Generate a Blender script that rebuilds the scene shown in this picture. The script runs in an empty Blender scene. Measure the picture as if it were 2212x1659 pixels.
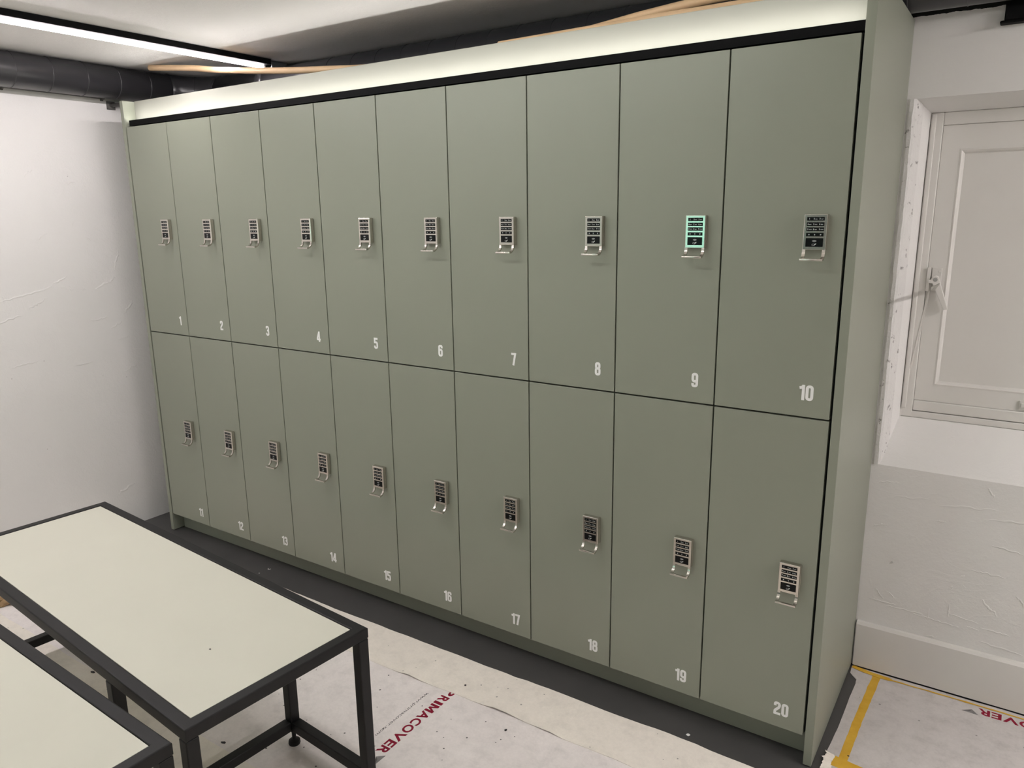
import bpy, bmesh, math, random
from mathutils import Vector, Matrix, noise
random.seed(7)
SC = bpy.context.scene
COL = SC.collection
PI = math.pi

# ------------------------------------------------------------------ helpers
def tag(o, label=None, cat=None, group=None, kind=None):
    if label: o['label'] = label
    if cat: o['category'] = cat
    if group: o['group'] = group
    if kind: o['kind'] = kind
    return o

def empty(name, loc=(0, 0, 0), rz=0.0):
    o = bpy.data.objects.new(name, None)
    o.empty_display_size = 0.1
    o.location = loc
    o.rotation_euler = (0, 0, rz)
    COL.objects.link(o)
    return o

def link(name, bm, mats, parent=None, loc=None, smooth=False, flat_angle=None):
    me = bpy.data.meshes.new(name)
    bm.normal_update()
    bm.to_mesh(me); bm.free()
    for m in (mats if isinstance(mats, (list, tuple)) else [mats]):
        me.materials.append(m)
    if smooth:
        for p in me.polygons: p.use_smooth = True
        if flat_angle is not None:
            me.set_sharp_from_angle(angle=math.radians(flat_angle))
    o = bpy.data.objects.new(name, me)
    COL.objects.link(o)
    if parent: o.parent = parent
    if loc: o.location = loc
    return o

def box(bm, x0, x1, y0, y1, z0, z1, bev=0.0, mi=0, seg=2):
    r = bmesh.ops.create_cube(bm, size=1.0)
    vs = r['verts']
    bmesh.ops.scale(bm, vec=(x1 - x0, y1 - y0, z1 - z0), verts=vs)
    bmesh.ops.translate(bm, vec=((x0 + x1) / 2, (y0 + y1) / 2, (z0 + z1) / 2), verts=vs)
    fs = set()
    for v in vs:
        for f in v.link_faces: fs.add(f)
    for f in fs: f.material_index = mi
    if bev > 0:
        es = set()
        for f in fs:
            for e in f.edges: es.add(e)
        bmesh.ops.bevel(bm, geom=list(es), offset=bev, segments=seg, profile=0.5, affect='EDGES', material=mi)
    return bm

def quad(bm, pts, mi=0):
    f = bm.faces.new([bm.verts.new(p) for p in pts])
    f.material_index = mi
    return f

def prism(bm, pts, axis, a0, a1, mi=0):
    """polygon pts (2D) extruded along axis 'x','y','z' between a0 and a1"""
    def P(p, a):
        if axis == 'x': return (a, p[0], p[1])
        if axis == 'y': return (p[0], a, p[1])
        return (p[0], p[1], a)
    lo = [bm.verts.new(P(p, a0)) for p in pts]
    hi = [bm.verts.new(P(p, a1)) for p in pts]
    fs = [bm.faces.new(lo), bm.faces.new(list(reversed(hi)))]
    n = len(pts)
    for i in range(n):
        j = (i + 1) % n
        fs.append(bm.faces.new([lo[j], lo[i], hi[i], hi[j]]))
    for f in fs: f.material_index = mi
    bmesh.ops.recalc_face_normals(bm, faces=fs)
    return fs

def frames(path):
    """parallel transport frames"""
    P = [Vector(p) for p in path]
    T = []
    for i in range(len(P)):
        a = P[max(i - 1, 0)]; b = P[min(i + 1, len(P) - 1)]
        T.append((b - a).normalized())
    up = Vector((0, 0, 1))
    if abs(T[0].dot(up)) > .95: up = Vector((1, 0, 0))
    N = [(up - T[0] * up.dot(T[0])).normalized()]
    for i in range(1, len(P)):
        n = N[-1] - T[i] * N[-1].dot(T[i])
        N.append(n.normalized())
    return P, T, N

def tube(bm, path, rad, seg=16, caps=True, mi=0):
    P, T, N = frames(path)
    rings = []
    for i, p in enumerate(P):
        r = rad[i] if isinstance(rad, (list, tuple)) else rad
        B = T[i].cross(N[i])
        rings.append([bm.verts.new(p + (N[i] * math.cos(2 * PI * k / seg) + B * math.sin(2 * PI * k / seg)) * r) for k in range(seg)])
    for i in range(len(rings) - 1):
        for k in range(seg):
            f = bm.faces.new([rings[i][k], rings[i][(k + 1) % seg], rings[i + 1][(k + 1) % seg], rings[i + 1][k]])
            f.material_index = mi; f.smooth = True
    if caps:
        bm.faces.new(list(reversed(rings[0]))).material_index = mi
        bm.faces.new(rings[-1]).material_index = mi
    return rings

def lathe(bm, prof, centre, seg=24, mi=0):
    cx, cy, cz = centre
    rings = []
    for r, z in prof:
        rings.append([bm.verts.new((cx + r * math.cos(2 * PI * k / seg), cy + r * math.sin(2 * PI * k / seg), cz + z)) for k in range(seg)])
    for i in range(len(rings) - 1):
        for k in range(seg):
            f = bm.faces.new([rings[i][k], rings[i][(k + 1) % seg], rings[i + 1][(k + 1) % seg], rings[i + 1][k]])
            f.material_index = mi
    bm.faces.new(list(reversed(rings[0]))).material_index = mi
    bm.faces.new(rings[-1]).material_index = mi

# ------------------------------------------------------------------ materials
def new_mat(name):
    m = bpy.data.materials.new(name); m.use_nodes = True
    nt = m.node_tree
    b = nt.nodes['Principled BSDF']
    return m, nt, b

def nd(nt, typ, **kw):
    n = nt.nodes.new(typ)
    for k, v in kw.items(): setattr(n, k, v)
    return n

def coords(nt, kind='Object', scale=(1, 1, 1)):
    tc = nd(nt, 'ShaderNodeTexCoord'); mp = nd(nt, 'ShaderNodeMapping')
    mp.inputs['Scale'].default_value = scale
    nt.links.new(tc.outputs[kind], mp.inputs['Vector'])
    return mp.outputs['Vector']

def tex_noise(nt, vec, scale, detail=4, rough=.55):
    n = nd(nt, 'ShaderNodeTexNoise')
    n.inputs['Scale'].default_value = scale; n.inputs['Detail'].default_value = detail; n.inputs['Roughness'].default_value = rough
    nt.links.new(vec, n.inputs['Vector'])
    return n.outputs['Fac']

def ramp(nt, fac, stops):
    r = nd(nt, 'ShaderNodeValToRGB')
    els = r.color_ramp.elements
    while len(els) < len(stops): els.new(0.5)
    for e, (p, c) in zip(els, stops):
        e.position = p
        e.color = c if len(c) == 4 else (*c, 1)
    nt.links.new(fac, r.inputs['Fac'])
    return r.outputs['Color']

def mixc(nt, fac, a, b, mode='MIX'):
    m = nd(nt, 'ShaderNodeMix'); m.data_type = 'RGBA'; m.blend_type = mode
    def s(sock, v):
        if hasattr(v, 'links'): nt.links.new(v, sock)
        elif isinstance(v, (int, float)): sock.default_value = v
        else: sock.default_value = v if len(v) == 4 else (*v, 1)
    s(m.inputs['Factor'], fac); s(m.inputs['A'], a); s(m.inputs['B'], b)
    return m.outputs['Result']

def math_n(nt, op, a, b=None, c=None):
    n = nd(nt, 'ShaderNodeMath', operation=op)
    for i, v in enumerate((a, b, c)):
        if v is None: continue
        if hasattr(v, 'links'): nt.links.new(v, n.inputs[i])
        else: n.inputs[i].default_value = v
    return n.outputs[0]

def bump(nt, b, height, strength, dist, prev=None):
    n = nd(nt, 'ShaderNodeBump')
    n.inputs['Strength'].default_value = strength; n.inputs['Distance'].default_value = dist
    nt.links.new(height, n.inputs['Height'])
    if prev is not None: nt.links.new(prev, n.inputs['Normal'])
    nt.links.new(n.outputs['Normal'], b.inputs['Normal'])
    return n.outputs['Normal']

def simple(name, col, rough=.5, metal=0.0, spec=.5, nscale=None, nstr=.1, ndist=.001, var=0.0, vscale=8, kind='Object'):
    m, nt, b = new_mat(name)
    b.inputs['Base Color'].default_value = (*col, 1)
    b.inputs['Roughness'].default_value = rough
    b.inputs['Metallic'].default_value = metal
    b.inputs['Specular IOR Level'].default_value = spec
    v = coords(nt, kind)
    if var:
        f = tex_noise(nt, v, vscale, 5)
        lo = tuple(c * (1 - var) for c in col); hi = tuple(min(1, c * (1 + var)) for c in col)
        nt.links.new(ramp(nt, f, [(.3, lo), (.7, hi)]), b.inputs['Base Color'])
    if nscale:
        bump(nt, b, tex_noise(nt, v, nscale, 3), nstr, ndist)
    return m

SAGE = (.258, .272, .218)
M = {}
M['sage'] = simple('sage_laminate', SAGE, .40, spec=.5, nscale=900, nstr=.12, ndist=.0006, var=.015, vscale=3)
M['sage_band'] = simple('sage_light_panel', (.31, .308, .272), .55, spec=.3, nscale=900, nstr=.1, ndist=.0005)  # lighter copy of the door sage, part of the glow put into its colour
M['carcass'] = simple('carcass_dark_board', (.012, .012, .011), .7, spec=.2, var=.1)  # near-black base stands in for the shade behind the door gaps
M['black_ledge'] = simple('black_anodised_profile', (.003, .003, .0033), .65, metal=0, spec=.12, nscale=300, nstr=.05)
M['black_steel'] = simple('black_powder_coated_steel', (.0075, .0072, .008), .48, spec=.34, nscale=1400, nstr=.2, ndist=.0006, var=.25, vscale=10)
M['rubber'] = simple('black_rubber', (.01, .01, .01), .6, spec=.3, var=.1)
M['screen'] = simple('black_key_glass', (.003, .003, .0035), .3, spec=.2, var=.05)
M['white_print'] = simple('white_key_print', (.75, .78, .76), .5, var=.02)
M['white_vinyl'] = simple('white_vinyl_number', (.86, .86, .85), .5, var=.02)
M['red_print'] = simple('dark_red_print', (.26, .012, .035), .8, spec=.2, nscale=200, var=.15, vscale=60)
M['grey_print'] = simple('grey_print', (.13, .12, .12), .8, spec=.2, var=.15, vscale=60)
M['grey_print_light'] = simple('light_grey_print', (.24, .23, .23), .8, spec=.2, var=.15, vscale=60)
M['bench_top'] = simple('pale_sage_bench_board', (.65, .638, .55), .55, spec=.3, nscale=1200, nstr=.08, ndist=.0004, var=.012, vscale=4)
M['tan_pipe'] = simple('tan_plastic_pipe', (.76, .53, .32), .45, spec=.4, nscale=60, nstr=.05, var=.06, vscale=12)
M['conduit'] = simple('grey_conduit', (.10, .095, .09), .5, spec=.4, var=.1)
M['grey_metal'] = simple('galvanised_grey_metal', (.16, .17, .17), .4, metal=.6, var=.12, vscale=30)
M['white_gloss'] = simple('white_gloss_paint', (.73, .71, .68), .42, spec=.4, nscale=90, nstr=.06, ndist=.001, var=.015, vscale=5)
M['black_hole'] = simple('dark_gap', (.004, .004, .004), .9, spec=.1, var=.1)
M['steel_pin'] = simple('bright_steel', (.6, .6, .6), .25, metal=1, var=.05)
M['chip_white'] = simple('white_paint_chip', (.8, .8, .78), .6, var=.03)
M['chip_dark'] = simple('dark_debris', (.03, .028, .03), .7, var=.2, vscale=200)
M['brown_paper'] = simple('brown_kraft_paper', (.33, .22, .12), .8, spec=.2, nscale=40, nstr=.4, ndist=.004, var=.15, vscale=20)

def brushed(name, col, rough):
    m, nt, b = new_mat(name)
    b.inputs['Metallic'].default_value = 1
    b.inputs['Base Color'].default_value = (*col, 1)
    v = coords(nt, 'Object', (30, 30, 1500))
    f = tex_noise(nt, v, 1.0, 2)
    r = nd(nt, 'ShaderNodeMapRange')
    r.inputs['To Min'].default_value = rough * .9; r.inputs['To Max'].default_value = rough * 1.12
    nt.links.new(f, r.inputs['Value']); nt.links.new(r.outputs[0], b.inputs['Roughness'])
    return m
M['nickel'] = brushed('brushed_nickel', (.60, .565, .52), .23)

def duct_mat():
    m, nt, b = new_mat('black_insulated_duct')
    b.inputs['Base Color'].default_value = (.036, .035, .039, 1)
    b.inputs['Roughness'].default_value = .30
    b.inputs['Specular IOR Level'].default_value = .6
    v = coords(nt)
    f1 = tex_noise(nt, v, 14, 3); n1 = bump(nt, b, f1, .12, .006)
    bump(nt, b, tex_noise(nt, v, 600, 2), .12, .0006, n1)
    return m
M['duct'] = duct_mat()

def plaster(name, col, black_above=None, black_seed=0.0, rough_scale=1.0):
    m, nt, b = new_mat(name)
    b.inputs['Roughness'].default_value = .62
    b.inputs['Specular IOR Level'].default_value = .3
    v = coords(nt)
    big = tex_noise(nt, v, 1.3, 3); mid = tex_noise(nt, v, 7, 5, .6); fine = tex_noise(nt, v, 120, 3, .6)
    base = ramp(nt, tex_noise(nt, v, 2.2, 6, .6), [(.3, tuple(c * .975 for c in col)), (.7, tuple(min(1, c * 1.02) for c in col))])
    # faint rubbed stains
    st = ramp(nt, tex_noise(nt, v, 3.7, 6, .65), [(.70, (0, 0, 0)), (.80, (1, 1, 1))])
    base = mixc(nt, math_n(nt, 'MULTIPLY', st, .22), base, (col[0] * .78, col[1] * .68, col[2] * .60))
    # tiny dark pits
    vo = nd(nt, 'ShaderNodeTexVoronoi'); vo.inputs['Scale'].default_value = 9; nt.links.new(v, vo.inputs['Vector'])
    pit = math_n(nt, 'LESS_THAN', vo.outputs['Distance'], .022)
    base = mixc(nt, math_n(nt, 'MULTIPLY', pit, .35), base, (.12, .10, .09))
    if black_above is not None:
        sp = nd(nt, 'ShaderNodeSeparateXYZ'); nt.links.new(v, sp.inputs[0])
        wob = math_n(nt, 'MULTIPLY', math_n(nt, 'SUBTRACT', tex_noise(nt, v, 35, 3), .5), .012)
        z = math_n(nt, 'ADD', sp.outputs['Z'], wob)
        g = math_n(nt, 'GREATER_THAN', z, black_above)
        base = mixc(nt, g, base, (.008, .008, .008))
    nt.links.new(base, b.inputs['Base Color'])
    n1 = bump(nt, b, big, .35, .02 * rough_scale)
    n2 = bump(nt, b, mid, .30, .006 * rough_scale, n1)
    # trowel ridges
    rid = nd(nt, 'ShaderNodeTexNoise'); rid.inputs['Scale'].default_value = 3.1; rid.inputs['Detail'].default_value = 4; rid.inputs['Distortion'].default_value = 1.6
    nt.links.new(v, rid.inputs['Vector'])
    ln = ramp(nt, rid.outputs['Fac'], [(.485, (0, 0, 0)), (.5, (1, 1, 1)), (.515, (0, 0, 0))])
    n3 = bump(nt, b, ln, .07, .003 * rough_scale, n2)
    n4 = bump(nt, b, tex_noise(nt, v, 42, 5, .7), .30, .0035, n3)
    bump(nt, b, fine, .3, .0016, n4)
    return m
WHITE = (.80, .785, .77)
M['wall'] = plaster('painted_plaster', WHITE)
M['wall_back'] = plaster('painted_plaster_black_top', WHITE, black_above=2.053)
M['ceiling'] = plaster('ceiling_plaster', (.82, .80, .785), rough_scale=.5)

def chipped_mat():
    m, nt, b = new_mat('chipped_plaster_edge')
    b.inputs['Roughness'].default_value = .7
    v = coords(nt)
    f = tex_noise(nt, v, 42, 6, .68)
    c = ramp(nt, f, [(.25, (.16, .15, .16)), (.34, (.36, .34, .33)), (.39, (.74, .725, .71)), (.8, (.77, .755, .74))])
    nt.links.new(c, b.inputs['Base Color'])
    bump(nt, b, f, .8, .006)
    return m
M['chipped'] = chipped_mat()

def floor_mat():
    m, nt, b = new_mat('charcoal_vinyl_floor')
    v = coords(nt)
    c = ramp(nt, tex_noise(nt, v, 5, 6), [(.3, (.060, .058, .058)), (.7, (.076, .073, .072))])
    vo = nd(nt, 'ShaderNodeTexVoronoi'); vo.inputs['Scale'].default_value = 22; nt.links.new(v, vo.inputs['Vector'])
    d = math_n(nt, 'LESS_THAN', vo.outputs['Distance'], .03)
    c = mixc(nt, math_n(nt, 'MULTIPLY', d, .25), c, (.4, .4, .38))
    nt.links.new(c, b.inputs['Base Color'])
    b.inputs['Roughness'].default_value = .48
    bump(nt, b, tex_noise(nt, v, 300, 2), .1, .0006)
    return m
M['floor'] = floor_mat()

def felt(name, col, mott, speck=.5):
    m, nt, b = new_mat(name)
    b.inputs['Roughness'].default_value = .85
    b.inputs['Specular IOR Level'].default_value = .15
    v = coords(nt)
    f = tex_noise(nt, v, 16, 8, .72)
    c = ramp(nt, f, [(.30, tuple(x * (1 - mott) for x in col)), (.5, col), (.7, tuple(min(1, x * (1 + mott * .5)) for x in col))])
    g = ramp(nt, tex_noise(nt, v, 4, 4), [(.35, (0, 0, 0)), (.7, (1, 1, 1))])
    gr = ramp(nt, tex_noise(nt, v, 130, 4, .7), [(.33, (0, 0, 0)), (.67, (1, 1, 1))])
    c = mixc(nt, math_n(nt, 'MULTIPLY', gr, .20), c, tuple(x * .72 for x in col))
    c = mixc(nt, math_n(nt, 'MULTIPLY', g, .22), c, (col[0] * .80, col[1] * .78, col[2] * .80))
    vo = nd(nt, 'ShaderNodeTexVoronoi'); vo.inputs['Scale'].default_value = 34; nt.links.new(v, vo.inputs['Vector'])
    wn = math_n(nt, 'MULTIPLY', tex_noise(nt, v, 3.0, 3), .23)
    d = math_n(nt, 'LESS_THAN', vo.outputs['Distance'], math_n(nt, 'SUBTRACT', wn, .030))
    vs = nd(nt, 'ShaderNodeSeparateColor'); nt.links.new(vo.outputs['Color'], vs.inputs[0])
    pick = math_n(nt, 'GREATER_THAN', vs.outputs[0], .62)
    c = mixc(nt, math_n(nt, 'MULTIPLY', math_n(nt, 'MULTIPLY', d, pick), speck), c, (.03, .028, .03))
    nt.links.new(c, b.inputs['Base Color'])
    n1 = bump(nt, b, tex_noise(nt, v, 6, 4), .25, .006)
    bump(nt, b, tex_noise(nt, v, 500, 3), .35, .0008, n1)
    return m
M['cover'] = felt('grey_felt_floor_cover', (.90, .845, .825), .15, .85)
M['cover_beige'] = felt('beige_felt_floor_cover', (.93, .87, .79), .12, .55)
M['cover_right'] = felt('grey_felt_floor_cover_marked', (.62, .585, .57), .20, .5)

def tape_mat():
    m, nt, b = new_mat('yellow_masking_tape')
    v = coords(nt)
    c = ramp(nt, tex_noise(nt, v, 18, 6), [(.3, (.62, .34, .02)), (.7, (.74, .46, .05))])
    nt.links.new(c, b.inputs['Base Color']); b.inputs['Roughness'].default_value = .6
    bump(nt, b, tex_noise(nt, v, 250, 3), .3, .0008)
    return m
M['tape'] = tape_mat()

def emit(name, col, strength):
    m, nt, b = new_mat(name)
    b.inputs['Base Color'].default_value = (.8, .8, .8, 1)
    b.inputs['Emission Color'].default_value = (*col, 1)
    b.inputs['Emission Strength'].default_value = strength
    b.inputs['Roughness'].default_value = .4
    return m
L_TRACK = 49.0
M['led_track'] = emit('white_led_diffuser', (1.0, .93, .945), L_TRACK)
M['led_main'] = emit('white_led_diffuser_soft', (.985, 1.0, .965), 28.0)
M['led_rear'] = emit('white_led_diffuser_rear', (1.0, .96, .94), 8.0)
M['led_right'] = emit('white_led_diffuser_bright', (1.0, .95, .93), 200.0)
M['led_locker'] = emit('warm_led_tape', (1.0, .975, .92), 25.0)
M['green_sign'] = emit('green_lit_sign', (.26, 1.0, .76), 6.0)  # added glow that tints one lock mint by reflection

# ------------------------------------------------------------------ room shell
XL, XR, YB, YF, ZC = -0.253, 5.4, 0.60, -4.8, 2.196
T = .15
def struct(name, bm, m, **k):
    return tag(link(name, bm, m, **k), kind='structure')

bm = bmesh.new(); box(bm, XL - T, XR + T, YF - T, YB + .5, -.12, 0); struct('floor', bm, M['floor'])
bm = bmesh.new(); box(bm, XL - T, XR + T, YF - T, YB + .5, ZC, ZC + .12); struct('ceiling', bm, M['ceiling'])

def ridge(bm, c, u, n, length, width, h):
    """a raised trowel mark: c centre on the wall, u direction in the wall, n wall normal"""
    c = Vector(c); u = Vector(u).normalized(); n = Vector(n).normalized(); w = n.cross(u)
    K = 15; mid = []; lo = []; hi = []
    for i in range(K):
        t = i / (K - 1) * 2 - 1
        e = math.sqrt(max(0, 1 - t * t)); j = (random.random() - .5) * width * .9
        p = c + u * (t * length / 2) + w * j
        mid.append(bm.verts.new(p + n * h * e))
        lo.append(bm.verts.new(p - w * width / 2 * (e + .05) - n * .0004))
        hi.append(bm.verts.new(p + w * width / 2 * (e + .05) - n * .0004))
    for i in range(K - 1):
        for a, b_ in ((lo, mid), (mid, hi)):
            f = bm.faces.new([a[i], a[i + 1], b_[i + 1], b_[i]]); f.smooth = True

# left wall with trowel marks
bm = bmesh.new(); box(bm, XL - T, XL, YF, YB, 0, ZC)
lw = [(-.40, 1.205, .2, .25, .012), (-.36, 1.16, .5, .10, .014), (-.25, 1.255, .35, .07, .012), (-.2, 1.21, -.2, .12, .02), (-.05, 1.22, .4, .12, .016),
      (-.10, 1.06, .1, .10, .012), (-.02, 1.02, .5, .07, .01), (.02, 1.33, 1.2, .10, .012), (-.2, .86, .05, .09, .008), (.02, .80, .3, .07, .01),
      (-.08, .20, .3, .10, .016), (-.3, 1.45, .6, .07, .01), (-.32, 1.72, .7, .05, .01), (-.15, 1.68, .2, .05, .01), (-.5, 1.1, .2, .15, .012),
      (-.45, .9, .1, .12, .01), (-.1, 1.43, -.8, .03, .008), (-.16, 1.50, 1.4, .03, .006), (.0, .95, .1, .06, .01), (.05, 1.1, .9, .08, .014), (-.4, 1.95, .8, .04, .008)]
for y, z, a, L, w in lw:
    ridge(bm, (XL, y, z), (0, math.cos(a), math.sin(a)), (1, 0, 0), L, w * .8, .0028)
struct('wall_left', bm, M['wall'])
bm = bmesh.new(); box(bm, XR, XR + T, YF, YB, 0, ZC); struct('wall_right', bm, M['wall'])
bm = bmesh.new(); box(bm, XL - T, XR + T, YF - T, YF, 0, ZC); struct('wall_front', bm, M['wall'])

# back wall with the splayed shutter niche
WX0, WX1, WZ0, WZ1 = 3.050, 4.20, .724, 1.833      # opening at the wall face
FX0, FX1, FZ0, FZ1, FY = 3.081, 4.169, .862, 1.803, .72   # opening at the frame
bm = bmesh.new()
def face(pts): quad(bm, pts)
y = YB
face([(XL, y, 0), (WX0, y, 0), (WX0, y, ZC), (XL, y, ZC)])
face([(WX1, y, 0), (XR, y, 0), (XR, y, ZC), (WX1, y, ZC)])
face([(WX0, y, 0), (WX1, y, 0), (WX1, y, WZ0), (WX0, y, WZ0)])
face([(WX0, y, WZ1), (WX1, y, WZ1), (WX1, y, ZC), (WX0, y, ZC)])
face([(WX0, y, WZ0), (WX1, y, WZ0), (FX1, FY, FZ0), (FX0, FY, FZ0)])      # sloping sill
face([(WX0, y, WZ1), (FX0, FY, FZ1), (FX1, FY, FZ1), (WX1, y, WZ1)])      # head
face([(WX0, y, WZ0), (FX0, FY, FZ0), (FX0, FY, FZ1), (WX0, y, WZ1)])      # left jamb
face([(WX1, y, WZ0), (WX1, y, WZ1), (FX1, FY, FZ1), (FX1, FY, FZ0)])
o = FY + .12
for a, b_ in (((FX0, FZ0), (FX1, FZ0)), ((FX1, FZ0), (FX1, FZ1)), ((FX1, FZ1), (FX0, FZ1)), ((FX0, FZ1), (FX0, FZ0))):
    face([(a[0], FY, a[1]), (b_[0], FY, b_[1]), (b_[0], o, b_[1]), (a[0], o, a[1])])
face([(FX0, o, FZ0), (FX1, o, FZ0), (FX1, o, FZ1), (FX0, o, FZ1)])
for px, pz, a, L, w in [(3.10, .255, -.05, .10, .010), (3.16, .245, .0, .14, .008), (3.255, .235, -.06, .16, .010), (3.235, .25, 1.5, .05, .008),
                        (3.29, .28, 1.55, .055, .008), (3.33, .265, -.1, .10, .008), (3.395, .32, -.75, .075, .018), (3.36, .24, -.1, .04, .008), (3.42, .245, -.02, .09, .012),
                        (3.44, .195, -.1, .14, .014), (3.475, .36, -.9, .06, .014), (3.29, .36, 1.3, .014, .012), (3.315, .405, .4, .014, .01), (3.38, .43, -.05, .11, .012),
                        (3.24, .57, .0, .035, .012), (3.115, .40, .8, .02, .016), (3.09, .28, -.9, .05, .008), (3.125, .285, -.7, .04, .008), (3.07, .52, .3, .06, .014),
                        (3.08, .67, .2, .08, .012), (3.36, .69, -.9, .04, .012), (3.30, .63, .1, .2, .014), (3.15, .63, .1, .12, .012), (3.42, .52, -.1, .10, .012), (3.25, .175, .1, .04, .01),
                        (3.42, .61, .1, .16, .012)]:
    ridge(bm, (px, YB, pz), (math.cos(a), 0, math.sin(a)), (0, -1, 0), L * .9, w * .5, .0020)
bmesh.ops.recalc_face_normals(bm, faces=bm.faces[:])
struct('wall_back', bm, M['wall_back'])

# chipped plaster arris on the left of the niche
bm = bmesh.new()
NZ = 90; prev = None
for i in range(NZ + 1):
    z = WZ0 + (WZ1 - WZ0) * i / NZ
    ring = []
    for k, (dx, dy) in enumerate(((-.021, -.0004), (-.014, -.003), (-.004, -.0035), (.002, .003), (.010, .030), (.016, .055))):
        nn = noise.noise(Vector((dx * 60, z * 26, k * .7))) * .0032 + noise.noise(Vector((k * 3.1, z * 90, 4.0))) * .0016
        if k in (0, 5): nn *= .2
        ring.append(bm.verts.new((WX0 + dx + nn * .7, YB + dy - abs(nn) * .8, z)))
    if prev:
        for k in range(5): bm.faces.new([prev[k], prev[k + 1], ring[k + 1], ring[k]])
    prev = ring
struct('trim_1', bm, M['chipped'])

# baseboard, and a black strip painting the shade in the gap below it
bm = bmesh.new()
prism(bm, [(YB - .018, .007), (YB - .018, .160), (YB - .012, .168), (YB - .0005, .169), (YB - .0005, .007)], 'x', 3.032, XR - .001)
struct('baseboard_back', bm, M['white_gloss'])
bm = bmesh.new(); box(bm, 3.032, XR - .001, YB - .010, YB - .0006, .0006, .0066); struct('trim_2', bm, M['black_hole'])

# window: a closed painted shutter
win = tag(empty('window_1', (FX0, FY, FZ0)), kind='structure')
def W(bm_, x0, x1, y0, y1, z0, z1, bev=.003): box(bm_, x0 - FX0, x1 - FX0, y0 - FY, y1 - FY, z0 - FZ0, z1 - FZ0, bev)
LX0, LX1, LZ0, LZ1 = 3.117, 4.133, .920, 1.765
bm = bmesh.new(); g = .0004
W(bm, FX0 + g, LX0 - .0008, .7203, .78, FZ0 + g, FZ1 - g); W(bm, LX1 + .0008, FX1 - g, .722, .78, FZ0 + g, FZ1 - g)
W(bm, LX0 - .001, LX1 + .001, .7204, .78, LZ1 + .0008, FZ1 - g); W(bm, LX0 - .001, LX1 + .001, .7204, .78, .886, LZ0 - .0008)
W(bm, FX0 + g, FX1 - g, .7205, .778, FZ0 + g, .884)
W(bm, FX0 + .003, FX0 + .016, .714, .7215, FZ0 + .03, FZ1 - .004)
link('window_frame', bm, M['white_gloss'], win)
bm = bmesh.new()
MX0, MX1, MZ0, MZ1 = 3.166, 4.084, .973, 1.697
W(bm, LX0, MX0, .727, .765, LZ0, LZ1, .0004); W(bm, MX1, LX1, .727, .765, LZ0, LZ1, .0004)
W(bm, MX0 - .002, MX1 + .002, .72702, .765, MZ1, LZ1, .0002); W(bm, MX0 - .002, MX1 + .002, .72702, .765, LZ0, MZ0, .0002)
W(bm, MX0 - .002, MX1 + .002, .738, .76, MZ0 - .002, MZ1 + .002, .001)
sh = link('shutter_leaf', bm, M['white_gloss'], win)
bm = bmesh.new()
def mould(x0, x1, z0, z1, wd):
    # sloped bead around the field
    o_ = [(x0, z0), (x1, z0), (x1, z1), (x0, z1)]; i_ = [(x0 + wd, z0 + wd), (x1 - wd, z0 + wd), (x1 - wd, z1 - wd), (x0 + wd, z1 - wd)]
    prof = [(0, .7268), (.35, .7255), (.7, .7300), (1, .7378)]
    for s in range(4):
        a0, a1 = o_[s], o_[(s + 1) % 4]; b0, b1 = i_[s], i_[(s + 1) % 4]
        for (t0, y0), (t1, y1) in zip(prof, prof[1:]):
            def L_(p, q, t, yy): return (p[0] + (q[0] - p[0]) * t - FX0, yy - FY, p[1] + (q[1] - p[1]) * t - FZ0)
            quad(bm, [L_(a0, b0, t0, y0), L_(a1, b1, t0, y0), L_(a1, b1, t1, y1), L_(a0, b0, t1, y1)])
mould(MX0, MX1, MZ0, MZ1, .014)
bmesh.ops.recalc_face_normals(bm, faces=bm.faces[:])
link('panel_moulding', bm, M['white_gloss'], sh)
# latch
bm = bmesh.new()
W(bm, 3.1165, 3.1262, .712, .7265, 1.272, 1.345, .001)
kb = link('keeper_plate', bm, M['white_gloss'], win)
bm = bmesh.new()
W(bm, 3.1290, 3.156, .720, .7268, 1.271, 1.344, .0015)
W(bm, 3.131, 3.143, .7185, .7205, 1.274, 1.286, .001)
for px, pz in ((3.134, 1.335), (3.149, 1.334), (3.136, 1.279)):
    lathe(bm, [(.0032, 0), (.0026, .001)], (0, 0, 0), 12)
    vs = bm.verts[-24:]
    bmesh.ops.rotate(bm, verts=vs, cent=(0, 0, 0), matrix=Matrix.Rotation(PI / 2, 3, 'X'))
    bmesh.ops.translate(bm, verts=vs, vec=(px - FX0, .7198 - FY, pz - FZ0))
lat = link('latch_plate', bm, M['white_gloss'], win)
bm = bmesh.new()
# lever: pivot boss, hook to the left, long arm down to the right
def slab(pts, y0, y1):
    prism(bm, [(p[0] - FX0, p[1] - FZ0) for p in pts], 'y', y0 - FY, y1 - FY)
slab([(3.1215, 1.3065), (3.1225, 1.298), (3.134, 1.2975), (3.172, 1.2165), (3.184, 1.2185), (3.1535, 1.306), (3.150, 1.318), (3.142, 1.3215), (3.134, 1.318), (3.129, 1.309)], .703, .714)
bmesh.ops.bevel(bm, geom=bm.edges[:], offset=.0018, segments=2, profile=.5, affect='EDGES')
lev = link('latch_lever', bm, M['white_gloss'], win)
bm = bmesh.new()
tube(bm, [(3.1415 - FX0, .7018 - FY, 1.3095 - FZ0), (3.1415 - FX0, .7195 - FY, 1.3095 - FZ0)], .0062, 18)
link('pivot_pin', bm, M['steel_pin'], lev)
bm = bmesh.new()
W(bm, 3.399, 3.452, .721, .7268, .926, .955, .0025)
W(bm, 3.404, 3.447, .716, .7215, .934, .947, .002)
link('shutter_hinge', bm, M['white_gloss'], win)

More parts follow.
